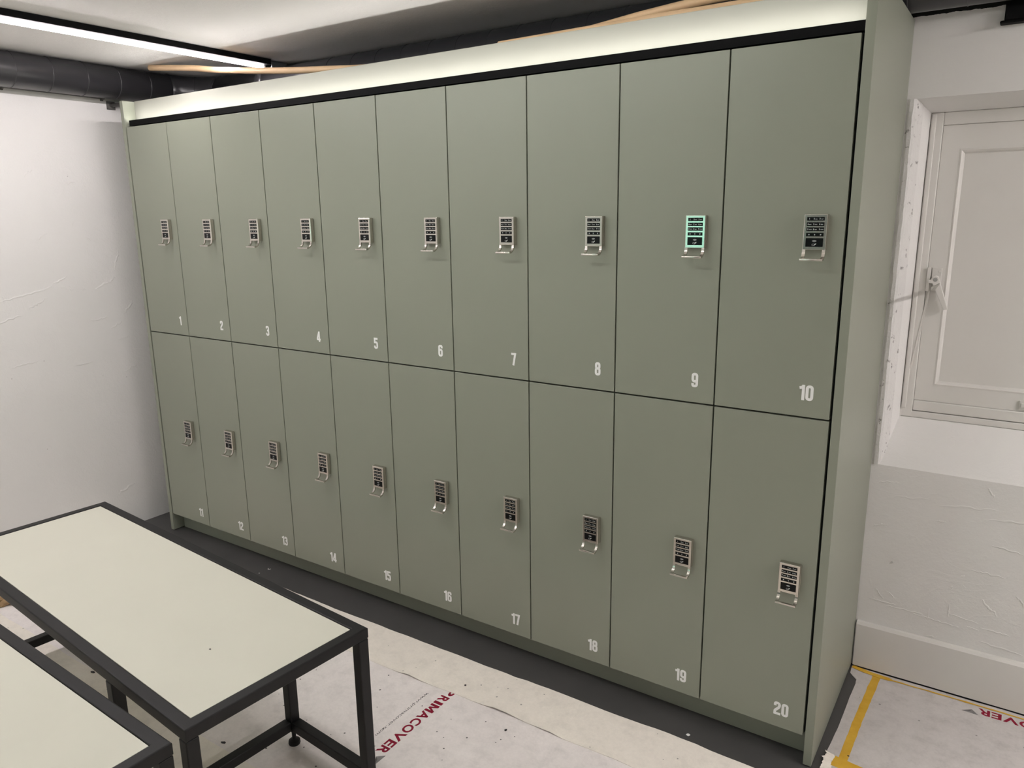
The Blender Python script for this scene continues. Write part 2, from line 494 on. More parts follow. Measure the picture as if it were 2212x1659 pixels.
# ------------------------------------------------------------------ lockers
PITCH = .30
def stroke(bm, pts, w, closed, z0, z1):
    """flat stroke with mitred corners in the x-z plane, extruded along -y from z0 to z1 (depths)"""
    n = len(pts); P = [Vector((p[0], p[1])) for p in pts]
    L_, R_ = [], []
    for i in range(n):
        if closed: a, b_ = P[i - 1], P[(i + 1) % n]
        else: a, b_ = P[max(i - 1, 0)], P[min(i + 1, n - 1)]
        d0 = (P[i] - a).normalized() if (P[i] - a).length > 1e-9 else None
        d1 = (b_ - P[i]).normalized() if (b_ - P[i]).length > 1e-9 else None
        if d0 is None: d0 = d1
        if d1 is None: d1 = d0
        n0 = Vector((-d0.y, d0.x)); n1 = Vector((-d1.y, d1.x))
        m = (n0 + n1).normalized(); k = min(1 / max(m.dot(n0), .35), 2.5)
        L_.append(P[i] + m * (w / 2 * k)); R_.append(P[i] - m * (w / 2 * k))
    rng = range(n) if closed else range(n - 1)
    lf = [bm.verts.new((p.x, -z1, p.y)) for p in L_]; rf = [bm.verts.new((p.x, -z1, p.y)) for p in R_]
    lb = [bm.verts.new((p.x, -z0, p.y)) for p in L_]; rb = [bm.verts.new((p.x, -z0, p.y)) for p in R_]
    fs = []
    for i in rng:
        j = (i + 1) % n
        fs += [bm.faces.new([lf[i], lf[j], rf[j], rf[i]]), bm.faces.new([lb[j], lb[i], rb[i], rb[j]]),
               bm.faces.new([lf[j], lf[i], lb[i], lb[j]]), bm.faces.new([rf[i], rf[j], rb[j], rb[i]])]
    if not closed:
        fs += [bm.faces.new([lf[0], rf[0], rb[0], lb[0]]), bm.faces.new([rf[-1], lf[-1], lb[-1], rb[-1]])]
    bmesh.ops.recalc_face_normals(bm, faces=fs)

def rnd(pts, r, closed=False, seg=5):
    out = []; n = len(pts)
    for i in range(n):
        p = Vector(pts[i])
        if not closed and i in (0, n - 1): out.append(tuple(p)); continue
        a = Vector(pts[i - 1]); b_ = Vector(pts[(i + 1) % n])
        rr = r[i] if isinstance(r, (list, tuple)) else r
        rr = min(rr, (a - p).length * .49, (b_ - p).length * .49)
        if rr < 1e-6: out.append(tuple(p)); continue
        p0 = p + (a - p).normalized() * rr; p1 = p + (b_ - p).normalized() * rr
        for k in range(seg + 1):
            t = k / seg
            q = p0 * (1 - t) ** 2 + p * 2 * t * (1 - t) + p1 * t ** 2
            out.append(tuple(q))
    return out

def digit(bm, ch, x, z, h, t_=.178, z0=.0002, z1=.0006):
    w = .47; a = t_ / 2; Wd = w - a; H = 1 - a; st = []
    if ch == '0': st = [(rnd([(a, a), (Wd, a), (Wd, H), (a, H)], .17, True), True)]
    if ch == '1': w = .33; st = [([(w - a, 0), (w - a, 1)], False), ([(0.0, .80), (.10, .815), (w - a + .02, .90)], False)]
    if ch == '2': st = [(rnd([(a, .68), (a, H), (Wd, H), (Wd, .62), (a, .30), (a, a)], [0, .17, .17, .22, .2, 0]) , False), ([(0, a), (w, a)], False)]
    if ch == '3': st = [(rnd([(a, .72), (a, H), (Wd, H), (Wd, .525), (.17, .525)], [0, .17, .17, .13, 0]), False), (rnd([(.17, .53), (Wd, .53), (Wd, a), (a, a), (a, .28)], [0, .13, .17, .17, 0]), False)]
    if ch == '4': w = .50; st = [([(w - .16, 0), (w - .16, 1)], False), ([(w - .18, .96), (.06, .27)], False), ([(0, .235), (w, .235)], False)]
    if ch == '5': st = [([(w - .02, H), (a, H)], False), ([(a, 1), (a, .50)], False), (rnd([(a, .585), (Wd, .585), (Wd, a), (a, a), (a, .28)], [0, .17, .17, .17, 0]), False)]
    if ch == '6': st = [(rnd([(a, a), (Wd, a), (Wd, .585), (a, .585)], .16, True), True), (rnd([(Wd, .72), (Wd, H), (a, H), (a, .25)], .17), False)]
    if ch == '7': st = [([(0, H), (w - .06, H)], False), ([(w - .08, 1), (.19, 0)], False)]
    if ch == '8': st = [(rnd([(a, a), (Wd, a), (Wd, .53), (a, .53)], .16, True), True), (rnd([(a + .015, .53), (Wd - .015, .53), (Wd - .015, H), (a + .015, H)], .16, True), True)]
    if ch == '9': st = [(rnd([(a, .415), (Wd, .415), (Wd, H), (a, H)], .16, True), True), (rnd([(a, .28), (a, a), (Wd, a), (Wd, .75)], .17), False)]
    for k, (pts, cl) in enumerate(st):
        stroke(bm, [(x + p[0] * h, z + p[1] * h) for p in pts], t_ * h, cl, z0, z1 + k * .00006)
    return w * h

def number_width(s, h): return sum({'1': .33, '4': .50}.get(c, .47) for c in s) * h + .055 * h * (len(s) - 1)
def number_bm(s, xr, z, h):
    bm_ = bmesh.new(); x = xr - number_width(s, h)
    for c in s: x += digit(bm_, c, x, z, h) + .055 * h
    return bm_

def text_bm(body, offset=0.0, spacing=1.0):
    cu = bpy.data.curves.new('lettering', 'FONT'); cu.body = body; cu.size = 1.0; cu.offset = offset; cu.space_character = spacing
    cu.resolution_u = 4
    ob = bpy.data.objects.new('lettering', cu); COL.objects.link(ob)
    dg = bpy.context.evaluated_depsgraph_get(); dg.update()
    me = bpy.data.meshes.new_from_object(ob.evaluated_get(dg))
    bm_ = bmesh.new(); bm_.from_mesh(me)
    bpy.data.objects.remove(ob); bpy.data.curves.remove(cu); bpy.data.meshes.remove(me)
    return bm_

def put_text(dst, body, fn, mi, offset=0.0, fit=None):
    """adds lettering to bmesh dst; fit = (x0, x1, z0, zcap); fn maps flat (u,v) to a 3-D point"""
    b = text_bm(body, offset)
    if not b.verts: b.free(); return
    xs = [v.co.x for v in b.verts]; ys = [v.co.y for v in b.verts]
    x0, x1, y0, y1 = min(xs), max(xs), min(ys), max(ys)
    mp = {}
    if fit[1] is None: fit = (fit[0], fit[0] + (x1 - x0) * (fit[3] - fit[2]) / (y1 - y0), fit[2], fit[3])
    for v in b.verts:
        u = fit[0] + (v.co.x - x0) / (x1 - x0) * (fit[1] - fit[0])
        w = fit[2] + (v.co.y - y0) / (y1 - y0) * (fit[3] - fit[2])
        mp[v.index] = dst.verts.new(fn(u, w))
    for f in b.faces:
        try:
            nf = dst.faces.new([mp[v.index] for v in f.verts]); nf.material_index = mi
        except ValueError: pass
    b.free()

# --- keypad lock meshes (origin: upper left corner of the housing on the door face)
LW_, LH_, LD_ = .054, .085, .018
def lock_housing():
    bm = bmesh.new()
    box(bm, 0, LW_, -LD_, -.0003, -LH_, 0, .0016, 0)
    # the recess of the card slot side seam
    box(bm, LW_ - .0004, LW_ + .0003, -.0065, -.0055, -LH_ + .002, -.002, 0, 0)
    return bm
def lock_handle():
    bm = bmesh.new()
    # the face plate runs on as two prongs that curl out to a lip
    prof = [(-LD_ + .0005, -LH_ + .003), (-LD_, -LH_ - .003), (-LD_ - .0010, -LH_ - .008), (-LD_ - .0042, -LH_ - .0135), (-LD_ - .0095, -LH_ - .0178), (-LD_ - .0155, -LH_ - .0202), (-LD_ - .0195, -LH_ - .0210)]
    th = .0042
    for x0, x1 in ((.0002, .0078), (LW_ - .0078, LW_ - .0002)):
        F, B = [], []
        for i, (py, pz) in enumerate(prof):
            a = prof[max(i - 1, 0)]; c = prof[min(i + 1, len(prof) - 1)]
            d = Vector((c[0] - a[0], c[1] - a[1])).normalized(); nrm = Vector((d.y, -d.x))   # outward (towards viewer / up)
            if nrm.x > 0: nrm = -nrm
            q = Vector((py, pz)); r = q - nrm * th
            F.append((bm.verts.new((x0, q.x, q.y)), bm.verts.new((x1, q.x, q.y))))
            B.append((bm.verts.new((x0, r.x, r.y)), bm.verts.new((x1, r.x, r.y))))
        fs = []
        for i in range(len(prof) - 1):
            fs.append(bm.faces.new([F[i][0], F[i + 1][0], F[i + 1][1], F[i][1]]))
            fs.append(bm.faces.new([B[i][1], B[i + 1][1], B[i + 1][0], B[i][0]]))
            fs.append(bm.faces.new([F[i][0], B[i][0], B[i + 1][0], F[i + 1][0]]))
            fs.append(bm.faces.new([F[i][1], F[i + 1][1], B[i + 1][1], B[i][1]]))
        fs.append(bm.faces.new([F[-1][0], B[-1][0], B[-1][1], F[-1][1]])); fs.append(bm.faces.new([F[0][0], F[0][1], B[0][1], B[0][0]]))
        for f in fs[:-2]: f.smooth = False
        bmesh.ops.recalc_face_normals(bm, faces=fs)
    py, pz = prof[-1]
    box(bm, .0002, LW_ - .0002, py - .0035, py + .0035, pz - .0040, pz + .0012, .0009)
    return bm
KX0, KX1 = .0070, .0472
def key_row(z1, z0, keys):
    bm = bmesh.new()
    box(bm, KX0, KX1, -LD_ - .00035, -LD_ + .0005, z0, z1, 0, 0)
    yy = -LD_ - .0005
    wcell = (KX1 - KX0) / 3; hh = z1 - z0
    for i, (a, b_) in enumerate(keys):
        cx = KX0 + wcell * i
        fn = lambda u, w: (u, yy, w)
        zc = (z0 + z1) / 2
        if not b_:
            put_text(bm, a, fn, 1, .015, (cx + .0052, None, zc - .0017, zc + .0017))
        else:
            put_text(bm, a, fn, 1, .015, (cx + .0018, None, zc - .0017, zc + .0018))
            put_text(bm, b_, fn, 1, .02, (cx + .0054, cx + .0054 + .0017 * len(b_), zc - .0014, zc + .0004))
    return bm
def reader():
    bm = bmesh.new(); z0, z1 = -.0770, -.0565
    box(bm, KX0, KX1, -LD_ - .00035, -LD_ + .0005, z0, z1, 0, 0)
    cx = (KX0 + KX1) / 2; cz = -.0655; d0, d1 = LD_ + .0004, LD_ + .00055
    for r in (.0022, .0040, .0058):
        stroke(bm, [(cx + r * 1.05 * math.cos(t), cz - .001 + r * .8 * math.sin(t)) for t in [math.radians(35 + 110 * k / 8) for k in range(9)]], .0006, False, d0, d1)
    # hand with a card
    stroke(bm, rnd([(cx - .0048, -.0742), (cx + .0010, -.0742), (cx + .0010, -.0705), (cx - .0048, -.0705)], .0008, True), .0005, True, d0, d1)
    stroke(bm, [(cx - .0002, -.0738), (cx + .0018, -.0712), (cx + .0046, -.0690)], .0012, False, d0, d1)
    stroke(bm, [(cx + .0010, -.0722), (cx + .0044, -.0708)], .0009, False, d0, d1)
    for f in bm.faces:
        if f.calc_center_median().y < -LD_ - .0004 + 1e-5: f.material_index = 1
    return bm

def mesh_of(name, bm, mats, smooth=False):
    me = bpy.data.meshes.new(name); bm.normal_update(); bm.to_mesh(me); bm.free()
    for m in mats: me.materials.append(m)
    if smooth:
        for p in me.polygons: p.use_smooth = True
        me.set_sharp_from_angle(angle=math.radians(42))
    return me
ROWS = [((-.0065, -.0150), (('1', ''), ('2', 'abc'), ('3', 'def'))), ((-.0190, -.0278), (('4', 'ghi'), ('5', 'jkl'), ('6', 'mno'))),
        ((-.0312, -.0398), (('7', 'pqrs'), ('8', 'tuv'), ('9', 'wxyz'))), ((-.0440, -.0523), (('*', ''), ('0', ''), ('#', '')))]
ME_h = mesh_of('keypad_lock', lock_housing(), [M['nickel']])
ME_g = mesh_of('pull_handle', lock_handle(), [M['nickel']], True)
ME_r = [mesh_of('key_row', key_row(a[0], a[1], k), [M['screen'], M['white_print']]) for a, k in ROWS]
ME_c = mesh_of('card_reader', reader(), [M['screen'], M['white_print']])

def door_mesh(h):
    bm = bmesh.new(); box(bm, .002, PITCH - .002, 0, .0185, .002, h, .0010, 0)
    return mesh_of('door', bm, [M['sage']])
def carcass_mesh(h):
    bm = bmesh.new(); t = .016; y0, y1 = .0195, .585; z0, z1 = .0002, h + .0028; x0, x1 = .0003, PITCH - .0003
    box(bm, x0, x0 + t, y0, y1, z0, z1); box(bm, x1 - t, x1, y0, y1, z0, z1)
    box(bm, x0 + t, x1 - t, y0, y1, z0, z0 + t); box(bm, x0 + t, x1 - t, y0, y1, z1 - t, z1)
    box(bm, x0 + t, x1 - t, y1 - .006, y1, z0 + t, z1 - t)
    return mesh_of('carcass', bm, [M['carcass']])
UP = dict(z=1.006, h=.909, lock=.510, num=.0455); LO = dict(z=.0915, h=.912, lock=.5125, num=.0405)
for R_ in (UP, LO): R_['door'] = door_mesh(R_['h']); R_['car'] = carcass_mesh(R_['h'])

def ob(name, me, parent, loc=(0, 0, 0)):
    o = bpy.data.objects.new(name, me); COL.objects.link(o); o.parent = parent; o.location = loc
    return o
LOCK_TILT = {}
for i in range(20):
    R_ = UP if i < 10 else LO
    n = i + 1; col = i % 10
    root = empty('locker', (col * PITCH, 0, R_['z']))
    row = 'upper' if i < 10 else 'lower'
    if n == 9: lab = 'sage green upper-row locker number 9 with keypad lock shining mint green'
    else:
        where = {1: 'at the white left wall', 10: 'by the tall end panel', 11: 'lowest left by the bench', 20: 'at the right end panel'}.get(n, '')
        lab = 'sage green %s-row locker with white number %d on its door' % (row, n) + ((', ' + where) if where else ', %s number %d' % ('above' if i < 10 else 'below', n + 10 if i < 10 else n - 10))
    tag(root, lab, 'locker', 'sage green lockers in the %s row' % row)
    ob('carcass', R_['car'], root)
    d = ob('door', R_['door'], root)
    s = str(n)
    xr = .2560 if len(s) == 2 else .2535
    nb = link('door_number', number_bm(s, xr, R_['num'], .0405), M['white_vinyl'], d)
    nb['label'] = 'white number %d in narrow bold figures' % n
    L_ = ob('keypad_lock', ME_h, root, (.207, 0, R_['lock']))
    L_['label'] = 'brushed nickel keypad lock' if n != 9 else 'keypad lock with a mint green shine'
    for me in ME_r: ob('key_row', me, L_)
    ob('card_reader', ME_c, L_)
    ob('pull_handle', ME_g, L_)

# end panels
def end_panel(name, x0, x1, ztop, label):
    bm = bmesh.new(); box(bm, x0, x1, 0, .5985, .0045, ztop, .001)
    o_ = link(name, bm, M['sage'])
    return tag(o_, label, 'panel', 'end panels of the locker wall')
end_panel('locker_end_panel', 3.0045, 3.027, 2.046, 'tall sage green end panel closing the right end of the lockers, beside the white shutter')
end_panel('locker_end_panel', -.030, -.0075, 2.027, 'narrow sage green end panel closing the left end of the lockers, by the white wall')
# plinth
bm = bmesh.new(); box(bm, -.007, 3.004, .058, .074, .0005, .0905, .001)
tag(link('locker_plinth', bm, M['sage']), 'sage green toe-kick board set back along the foot of the lockers', 'plinth')
# lit fascia and LED profile
bm = bmesh.new(); box(bm, -.007, 3.004, .055, .073, 1.9215, 2.029, .0006)
tag(link('locker_fascia', bm, M['sage_band']), 'long pale fascia board glowing above the locker doors, lit from below', 'board')
led = empty('led_profile', (0, .0145, 1.9215))
bm = bmesh.new()
box(bm, .004, 3.004, 0, .0400, 0, .019, 0)
box(bm, .004, 3.004, 0, .0012, .019, .0228, 0)
link('profile_body', bm, M['black_ledge'], led)
bm = bmesh.new(); box(bm, .006, 3.000, .0016, .0095, .0192, .0212, 0)
link('led_strip', bm, M['led_locker'], led)
tag(led, 'long black shadow-gap profile with an LED strip, above the locker doors', 'light')

# ------------------------------------------------------------------ benches
def bench(name, loc, rz, label):
    root = empty(name, loc, rz)      # local: x runs along the bench towards its right end (0 = right far corner), y towards the lockers
    tag(root, label, 'bench', 'black steel benches with pale green tops')
    Ln, Wd, t, Ht = 1.455, .494, .030, .500
    bm = bmesh.new()
    prof = lambda bm_, a, b_: None
    z0, z1 = Ht - t, Ht
    # mitred top frame
    def rail(pts):
        prism(bm, pts, 'z', z0, z1)
    e = .0
    rail([(0, 0), (-Ln, 0), (-Ln + t, -t), (-t, -t)])
    rail([(-t, -Wd + t), (-Ln + t, -Wd + t), (-Ln, -Wd), (0, -Wd)])
    rail([(0, 0), (-t, -t), (-t, -Wd + t), (0, -Wd)])
    rail([(-Ln, 0), (-Ln, -Wd), (-Ln + t, -Wd + t), (-Ln + t, -t)])
    bmesh.ops.remove_doubles(bm, verts=bm.verts[:], dist=.0001)
    es = [e_ for e_ in bm.edges if len(e_.link_faces) == 2 and e_.calc_face_angle(0) > 1.0]
    bmesh.ops.bevel(bm, geom=es, offset=.0035, segments=3, profile=.5, affect='EDGES', clamp_overlap=True)
    link('top_frame', bm, M['black_steel'], root)
    bm = bmesh.new(); box(bm, -Ln + t + .0012, -t - .0012, -Wd + t + .0012, -t - .0012, Ht - .016, Ht - .0022, .0008)
    link('bench_top', bm, M['bench_top'], root)
    legs = [(-t / 2, -t / 2), (-t / 2, -Wd + t / 2), (-.347, -t / 2), (-.347, -Wd + t / 2), (-Ln + t / 2, -t / 2), (-Ln + t / 2, -Wd + t / 2)]
    for x, y_ in legs:
        bm = bmesh.new(); box(bm, x - t / 2, x + t / 2, y_ - t / 2, y_ + t / 2, .052, z0 - .0003, .003, 0, 3)
        lg = link('leg', bm, M['black_steel'], root)
        bm = bmesh.new(); lathe(bm, [(.0165, .0028), (.0175, .006), (.0165, .014), (.010, .018), (.006, .020), (.006, .0518)], (x, y_, 0), 20)
        link('levelling_foot', bm, M['rubber'], lg)
    def bar(x0, x1, y0, y1, za, zb):
        bm = bmesh.new(); box(bm, x0, x1, y0, y1, za, zb, .003, 0, 3); link('stretcher', bm, M['black_steel'], root)
    s0, s1 = .058, .088; h = t / 2
    for y_ in (-h, -Wd + h): bar(-.347 + h + .0004, -t - .0004, y_ - h, y_ + h, s0, s1)
    for x in (-.347, -Ln + h): bar(x - h, x + h, -Wd + t + .0004, -t - .0004, s0, s1)
    return root, legs
B1 = math.radians(-4.34)
b1, _ = bench('bench', (2.073, -.7315, 0), B1, 'pale green topped black steel bench standing closer to the lockers')
b2, _ = bench('bench', (2.045, -1.2575, 0), math.radians(-1.6), 'pale green topped black steel bench cut off by the lower left corner of the photo')

# ------------------------------------------------------------------ floor protection
def sheet(name, outline, z0, z1, mat, jitter=.0, lifts=()):
    """flat felt sheet with slightly wandering edges"""
    pts = []
    for i in range(len(outline)):
        a = Vector(outline[i]); b_ = Vector(outline[(i + 1) % len(outline)])
        n = max(2, int((b_ - a).length / .04))
        d = (b_ - a).normalized(); nn = Vector((-d.y, d.x))
        for k in range(n):
            p = a + (b_ - a) * (k / n)
            if k: p = p + nn * jitter * noise.noise(Vector((p.x * 5, p.y * 5, z1 * 900))) + nn * jitter * .4 * noise.noise(Vector((p.x * 23, p.y * 23, 3)))
            pts.append((p.x, p.y))
    bm = bmesh.new(); prism(bm, pts, 'z', z0, z1)
    bmesh.ops.triangulate(bm, faces=[f for f in bm.faces if len(f.verts) > 4])
    for lx, ly, lr, lh in lifts:
        for v in bm.verts:
            q = math.hypot(v.co.x - lx, v.co.y - ly) / lr
            if q < 1: v.co.z += lh * (1 - q * q) ** 2
    return link(name, bm, mat)
cov = empty('floor_cover', (0, 0, 0))
tag(cov, 'grey felt floor cover with dark red lettering, lying beneath the benches', 'floor cover', 'felt floor covers')
s = sheet('felt_sheet', [(XL + .004, -.874), (3.6, -.862), (3.6, -.262), (XL + .004, -.262)], .0004, .0018, M['cover'], .004); s.parent = cov
tag(sheet('floor_cover', [(XL + .003, -.292), (1.70, -.290), (2.05, -.277), (2.8, -.270), (3.034, -.268), (3.034, -.088), (2.68, -.083), (2.1, -.097), (1.45, -.103), (XL + .003, -.112)], .0020, .0034, M['cover_beige'], .006, [(1.80, -.286, .07, .006), (2.16, -.276, .09, .008), (2.33, -.272, .05, .006)]),
    'narrow beige felt floor strip along the dark floor in front of the lockers', 'floor cover', 'felt floor covers')
tag(sheet('floor_cover', [(XL + .003, -4.6), (4.6, -4.6), (4.6, -.852), (XL + .003, -.852)], .0022, .0036, M['cover_beige'], .004),
    'beige felt floor cover lying under the nearest bench at the lower left', 'floor cover', 'felt floor covers')
right = empty('floor_cover', (3.05, 0, 0))
tag(right, 'grey felt floor cover below the white shutter, edged with yellow tape', 'floor cover', 'felt floor covers')
s = sheet('felt_sheet', [(3.048, -.08), (3.62, -.10), (XR - .02, -.10), (XR - .02, .582), (3.032, .582), (3.034, .535), (3.058, .505), (3.060, .48), (3.057, .30), (3.050, .10)], .0004, .0018, M['cover_right'], .003); s.parent = right; s.location = (-3.05, 0, 0)
def rag(bm, pts, z):  # small torn curls of paper
    pass
# yellow tape
def tape(name, pts, w, label, z):
    bm = bmesh.new(); prev = None
    P = [Vector(p) for p in pts]; dense = []
    for a, b_ in zip(P, P[1:]):
        n = max(2, int((b_ - a).length / .012))
        dense += [a + (b_ - a) * k / n for k in range(n)]
    dense.append(P[-1])
    for i, p in enumerate(dense):
        d = (dense[min(i + 1, len(dense) - 1)] - dense[max(i - 1, 0)]).normalized(); nn = Vector((-d.y, d.x))
        jl = noise.noise(Vector((p.x * 40, p.y * 40, 1))) * .0022; jr = noise.noise(Vector((p.x * 40, p.y * 40, 8))) * .0022
        ww = w(i / (len(dense) - 1)) if callable(w) else w
        ring = [bm.verts.new((p.x + nn.x * (s_ * ww / 2 + j), p.y + nn.y * (s_ * ww / 2 + j), zz)) for s_, j, zz in ((1, jl, z), (1, jl, z + .0003), (-1, jr, z + .0003), (-1, jr, z))]
        if prev:
            for k in range(4): bm.faces.new([prev[k], prev[(k + 1) % 4], ring[(k + 1) % 4], ring[k]])
        else: bm.faces.new(ring)
        prev = ring
    bm.faces.new(list(reversed(prev)))
    bmesh.ops.recalc_face_normals(bm, faces=bm.faces[:])
    return tag(link(name, bm, M['tape']), label, 'tape', 'yellow masking tape on the felt')
tape('masking_tape', [(3.112, .556), (3.106, .42), (3.100, .28), (3.097, .16), (3.095, .055)], .024, 'wide yellow masking tape running away beside the right end panel', .0020)
tape('masking_tape', [(3.072, .064), (3.12, .058), (3.2, .050), (3.45, .045), (4.2, .04)], .044, 'yellow masking tape crossing the felt at the bottom right of the photo', .0025)
tape('masking_tape', [(3.034, .577), (3.06, .570), (3.10, .564), (3.16, .560), (3.34, .563), (3.48, .562), (4.4, .562)], lambda t: .018 if t < .085 else .006, 'thin yellow tape line along the white baseboard below the shutter', .0030)

# lettering on the felt
def letters(parent, org, ru, up, z, s_end):
    """org: world point of the text's final baseline corner; ru reading direction, up letter-up direction (unit, in the floor)"""
    def fn(u, w): return (org[0] + ru[0] * u + up[0] * w - parent.location.x, org[1] + ru[1] * u + up[1] * w, z)
    spans = [('P', -.346, -.313), ('R', -.306, -.277), ('I', -.2735, -.261), ('M', -.257, -.216), ('A', -.214, -.176), ('C', -.175, -.144), ('O', -.1405, -.103), ('V', -.102, -.061), ('E', -.0575, -.031), ('R', -.0275, .004)]
    bm = bmesh.new()
    for ch, a, b_ in spans:
        if ch == 'M':
            for q in (((0, 0), (.24, 0), (.24, 1), (0, 1)), ((.76, 0), (1, 0), (1, 1), (.76, 1)), ((.24, 1), (.24, .60), (.42, .12), (.5, .12), (.5, .44)), ((.76, 1), (.5, .44), (.5, .12), (.58, .12), (.76, .60))):
                quad(bm, [fn(a + .001 + (b_ - a - .001) * p[0], .033 * p[1]) for p in q], 0)
            continue
        put_text(bm, ch, fn, 0, .030, (a, b_, 0, .033))
    bmesh.ops.recalc_face_normals(bm, faces=bm.faces[:])
    for f in bm.faces:
        f.normal_update()
        if f.normal.z < 0: f.normal_flip()
    link('printed_lettering', bm, M['red_print'], parent)
    bm = bmesh.new(); put_text(bm, 'www.primacover.com', fn, 0, .0, (-.290, -.046, -.053, -.0385))
    for f in bm.faces:
        f.normal_update()
        if f.normal.z < 0: f.normal_flip()
    link('printed_web_address', bm, M['grey_print'], parent)
    bm = bmesh.new()
    quad(bm, [fn(.020, .019), fn(.0015, .041), fn(.025, .030)][:3], 1)
    quad(bm, [fn(.020, .019), fn(.025, .030), fn(.048, .040)], 0)
    quad(bm, [fn(.025, .030), fn(.0015, .041), fn(.048, .040)], 1)
    for f in bm.faces:
        f.normal_update()
        if f.normal.z < 0: f.normal_flip()
    link('printed_emblem', bm, [M['grey_print'], M['grey_print_light']], parent)
letters(cov, (1.949, -.610), (0, -1), (1, 0), .00195, 0)
letters(right, (3.407, .552), (-1, 0), (0, -1), .00195, 0)

# torn paper at the foot of the right end panel
bm = bmesh.new()
random.seed(3)
prev = None
for i in range(60):
    yv = -.11 + .20 * i / 59
    j = noise.noise(Vector((yv * 60, 1, 2))); j2 = noise.noise(Vector((yv * 160, 5, 2)))
    x0 = 3.052 + .006 * j + .004 * j2
    hz = .008 + .006 * noise.noise(Vector((yv * 45, 9, 1)))
    ring = [bm.verts.new((x0 - .003, yv, max(hz, .004))), bm.verts.new((x0 + .006, yv, .0050)), bm.verts.new((x0 + .022, yv, .0021))]
    if prev:
        for k in range(2): bm.faces.new([prev[k], prev[k + 1], ring[k + 1], ring[k]])
    prev = ring
tag(link('torn_paper', bm, M['cover_beige']), 'torn curled paper edge on the floor by the foot of the right end panel', 'paper')

# debris
def chip(name, x, y_, z, s_, mat, label, cat='debris', grp=None, rot=0.0):
    bm = bmesh.new()
    bmesh.ops.create_icosphere(bm, subdivisions=1, radius=1)
    for v in bm.verts: v.co += Vector((random.uniform(-.3, .3), random.uniform(-.3, .3), 0))
    bmesh.ops.scale(bm, vec=s_, verts=bm.verts[:]); bmesh.ops.rotate(bm, verts=bm.verts[:], cent=(0, 0, 0), matrix=Matrix.Rotation(rot, 3, 'Z'))
    o_ = link(name, bm, mat, None, (x, y_, z + s_[2] * .9))
    return tag(o_, label, cat, grp)
PG = 'loose chips on the floor'
chip('paint_chip', 2.690, -.055, .0002, (.006, .005, .002), M['chip_white'], 'white paint chip on the dark floor below lockers 19 and 20', 'chip', PG, .5)
bm = bmesh.new(); tube(bm, [(.0, .0, 0), (.004, -.006, .001), (.010, -.006, .001), (.013, .002, .0004)], .0016, 8)
tag(link('paint_curl', bm, M['chip_white'], None, (.735, -.020, .0018)), 'small white curl of paint on the dark floor beside the bench', 'chip', PG)
chip('paint_chip', .735, -.070, .0002, (.003, .003, .0012), M['chip_white'], 'tiny white chip on the dark floor next to the white paint curl', 'chip', PG)
chip('grit_crumb', 2.22, -.335, .0018, (.004, .0055, .0018), M['chip_dark'], 'dark crumb on the grey felt right of the red lettering', 'crumb', PG)
chip('grit_crumb', 1.985, -.225, .0034, (.0035, .0035, .002), M['chip_dark'], 'dark crumb on the beige felt strip beyond the red lettering', 'crumb', PG)
chip('felt_clot', 1.545, -.835, .0018, (.011, .005, .002), M['chip_dark'], 'dark clot of dirt on the felt seen through the bench legs, the nearer of two', 'dirt', PG, .3)
chip('felt_clot', 1.655, -.790, .0018, (.008, .005, .002), M['chip_dark'], 'dark clot of dirt on the felt by the middle bench leg', 'dirt', PG, .3)
chip('grit_crumb', .86, -.86, .0036, (.010, .005, .003), M['chip_dark'], 'dark crumb on the floor seen in the gap between the benches', 'crumb', PG, .2)
chip('grit_crumb', 3.106, .105, .0024, (.003, .002, .001), M['chip_dark'], 'dark crumb stuck on the yellow tape', 'crumb', PG)
chip('grit_crumb', 1.815, -1.01, .4982, (.003, .002, .001), M['chip_dark'], 'dark speck lying on the pale bench top', 'crumb', PG)
# crumpled brown paper under the far ends of the benches
bm = bmesh.new(); bmesh.ops.create_icosphere(bm, subdivisions=3, radius=1)
for v in bm.verts:
    n_ = noise.noise(v.co * 1.9) * .45 + noise.noise(v.co * 5) * .18
    v.co *= (1 + n_)
    v.co = Vector((v.co.x * .10, v.co.y * .07, max(v.co.z * .035, -.012)))
tag(link('crumpled_paper', bm, M['brown_paper'], None, (.02, -.80, .0135)), 'crumpled brown paper on the floor at the left, seen between the benches', 'paper')

# ------------------------------------------------------------------ ceiling services
duct = empty('ventilation_duct', (-.178, -4.5, 2.124))
tag(duct, 'black insulated round duct running along the left wall and on behind the lockers', 'duct')
DR = .070
def D(p): return (p[0] + .178, p[1] + 4.5, p[2] - 2.124)
def duct_run(name, path, seams, r=DR, seam_len=.004):
    bm = bmesh.new(); P = [Vector(p) for p in path]
    tube(bm, [D(p) for p in P], r, 40)
    o_ = link(name, bm, M['duct'], duct)
    return o_
# resample run along the wall with raised spiral-seam ribs
def rib(parent, p, axis, r):
    bm = bmesh.new()
    d = Vector(axis).normalized(); c = Vector(D(p)); s0 = .0024
    tube(bm, [c - d * s0, c - d * s0 * .4, c + d * s0 * .4, c + d * s0], [r - .0008, r + .0013, r + .0013, r - .0008], 40, caps=False)
    link('seam_rib', bm, M['duct'], parent)
YS = [(-.178, -4.5, 2.124), (-.178, -2.5, 2.124), (-.178, -.8, 2.124), (-.178, .325, 2.124)]
a = duct_run('duct_section', YS, None)
yy = .067
for k in range(10): rib(a, (-.178, .213 - .1455 * k, 2.124), (0, 1, 0), DR)
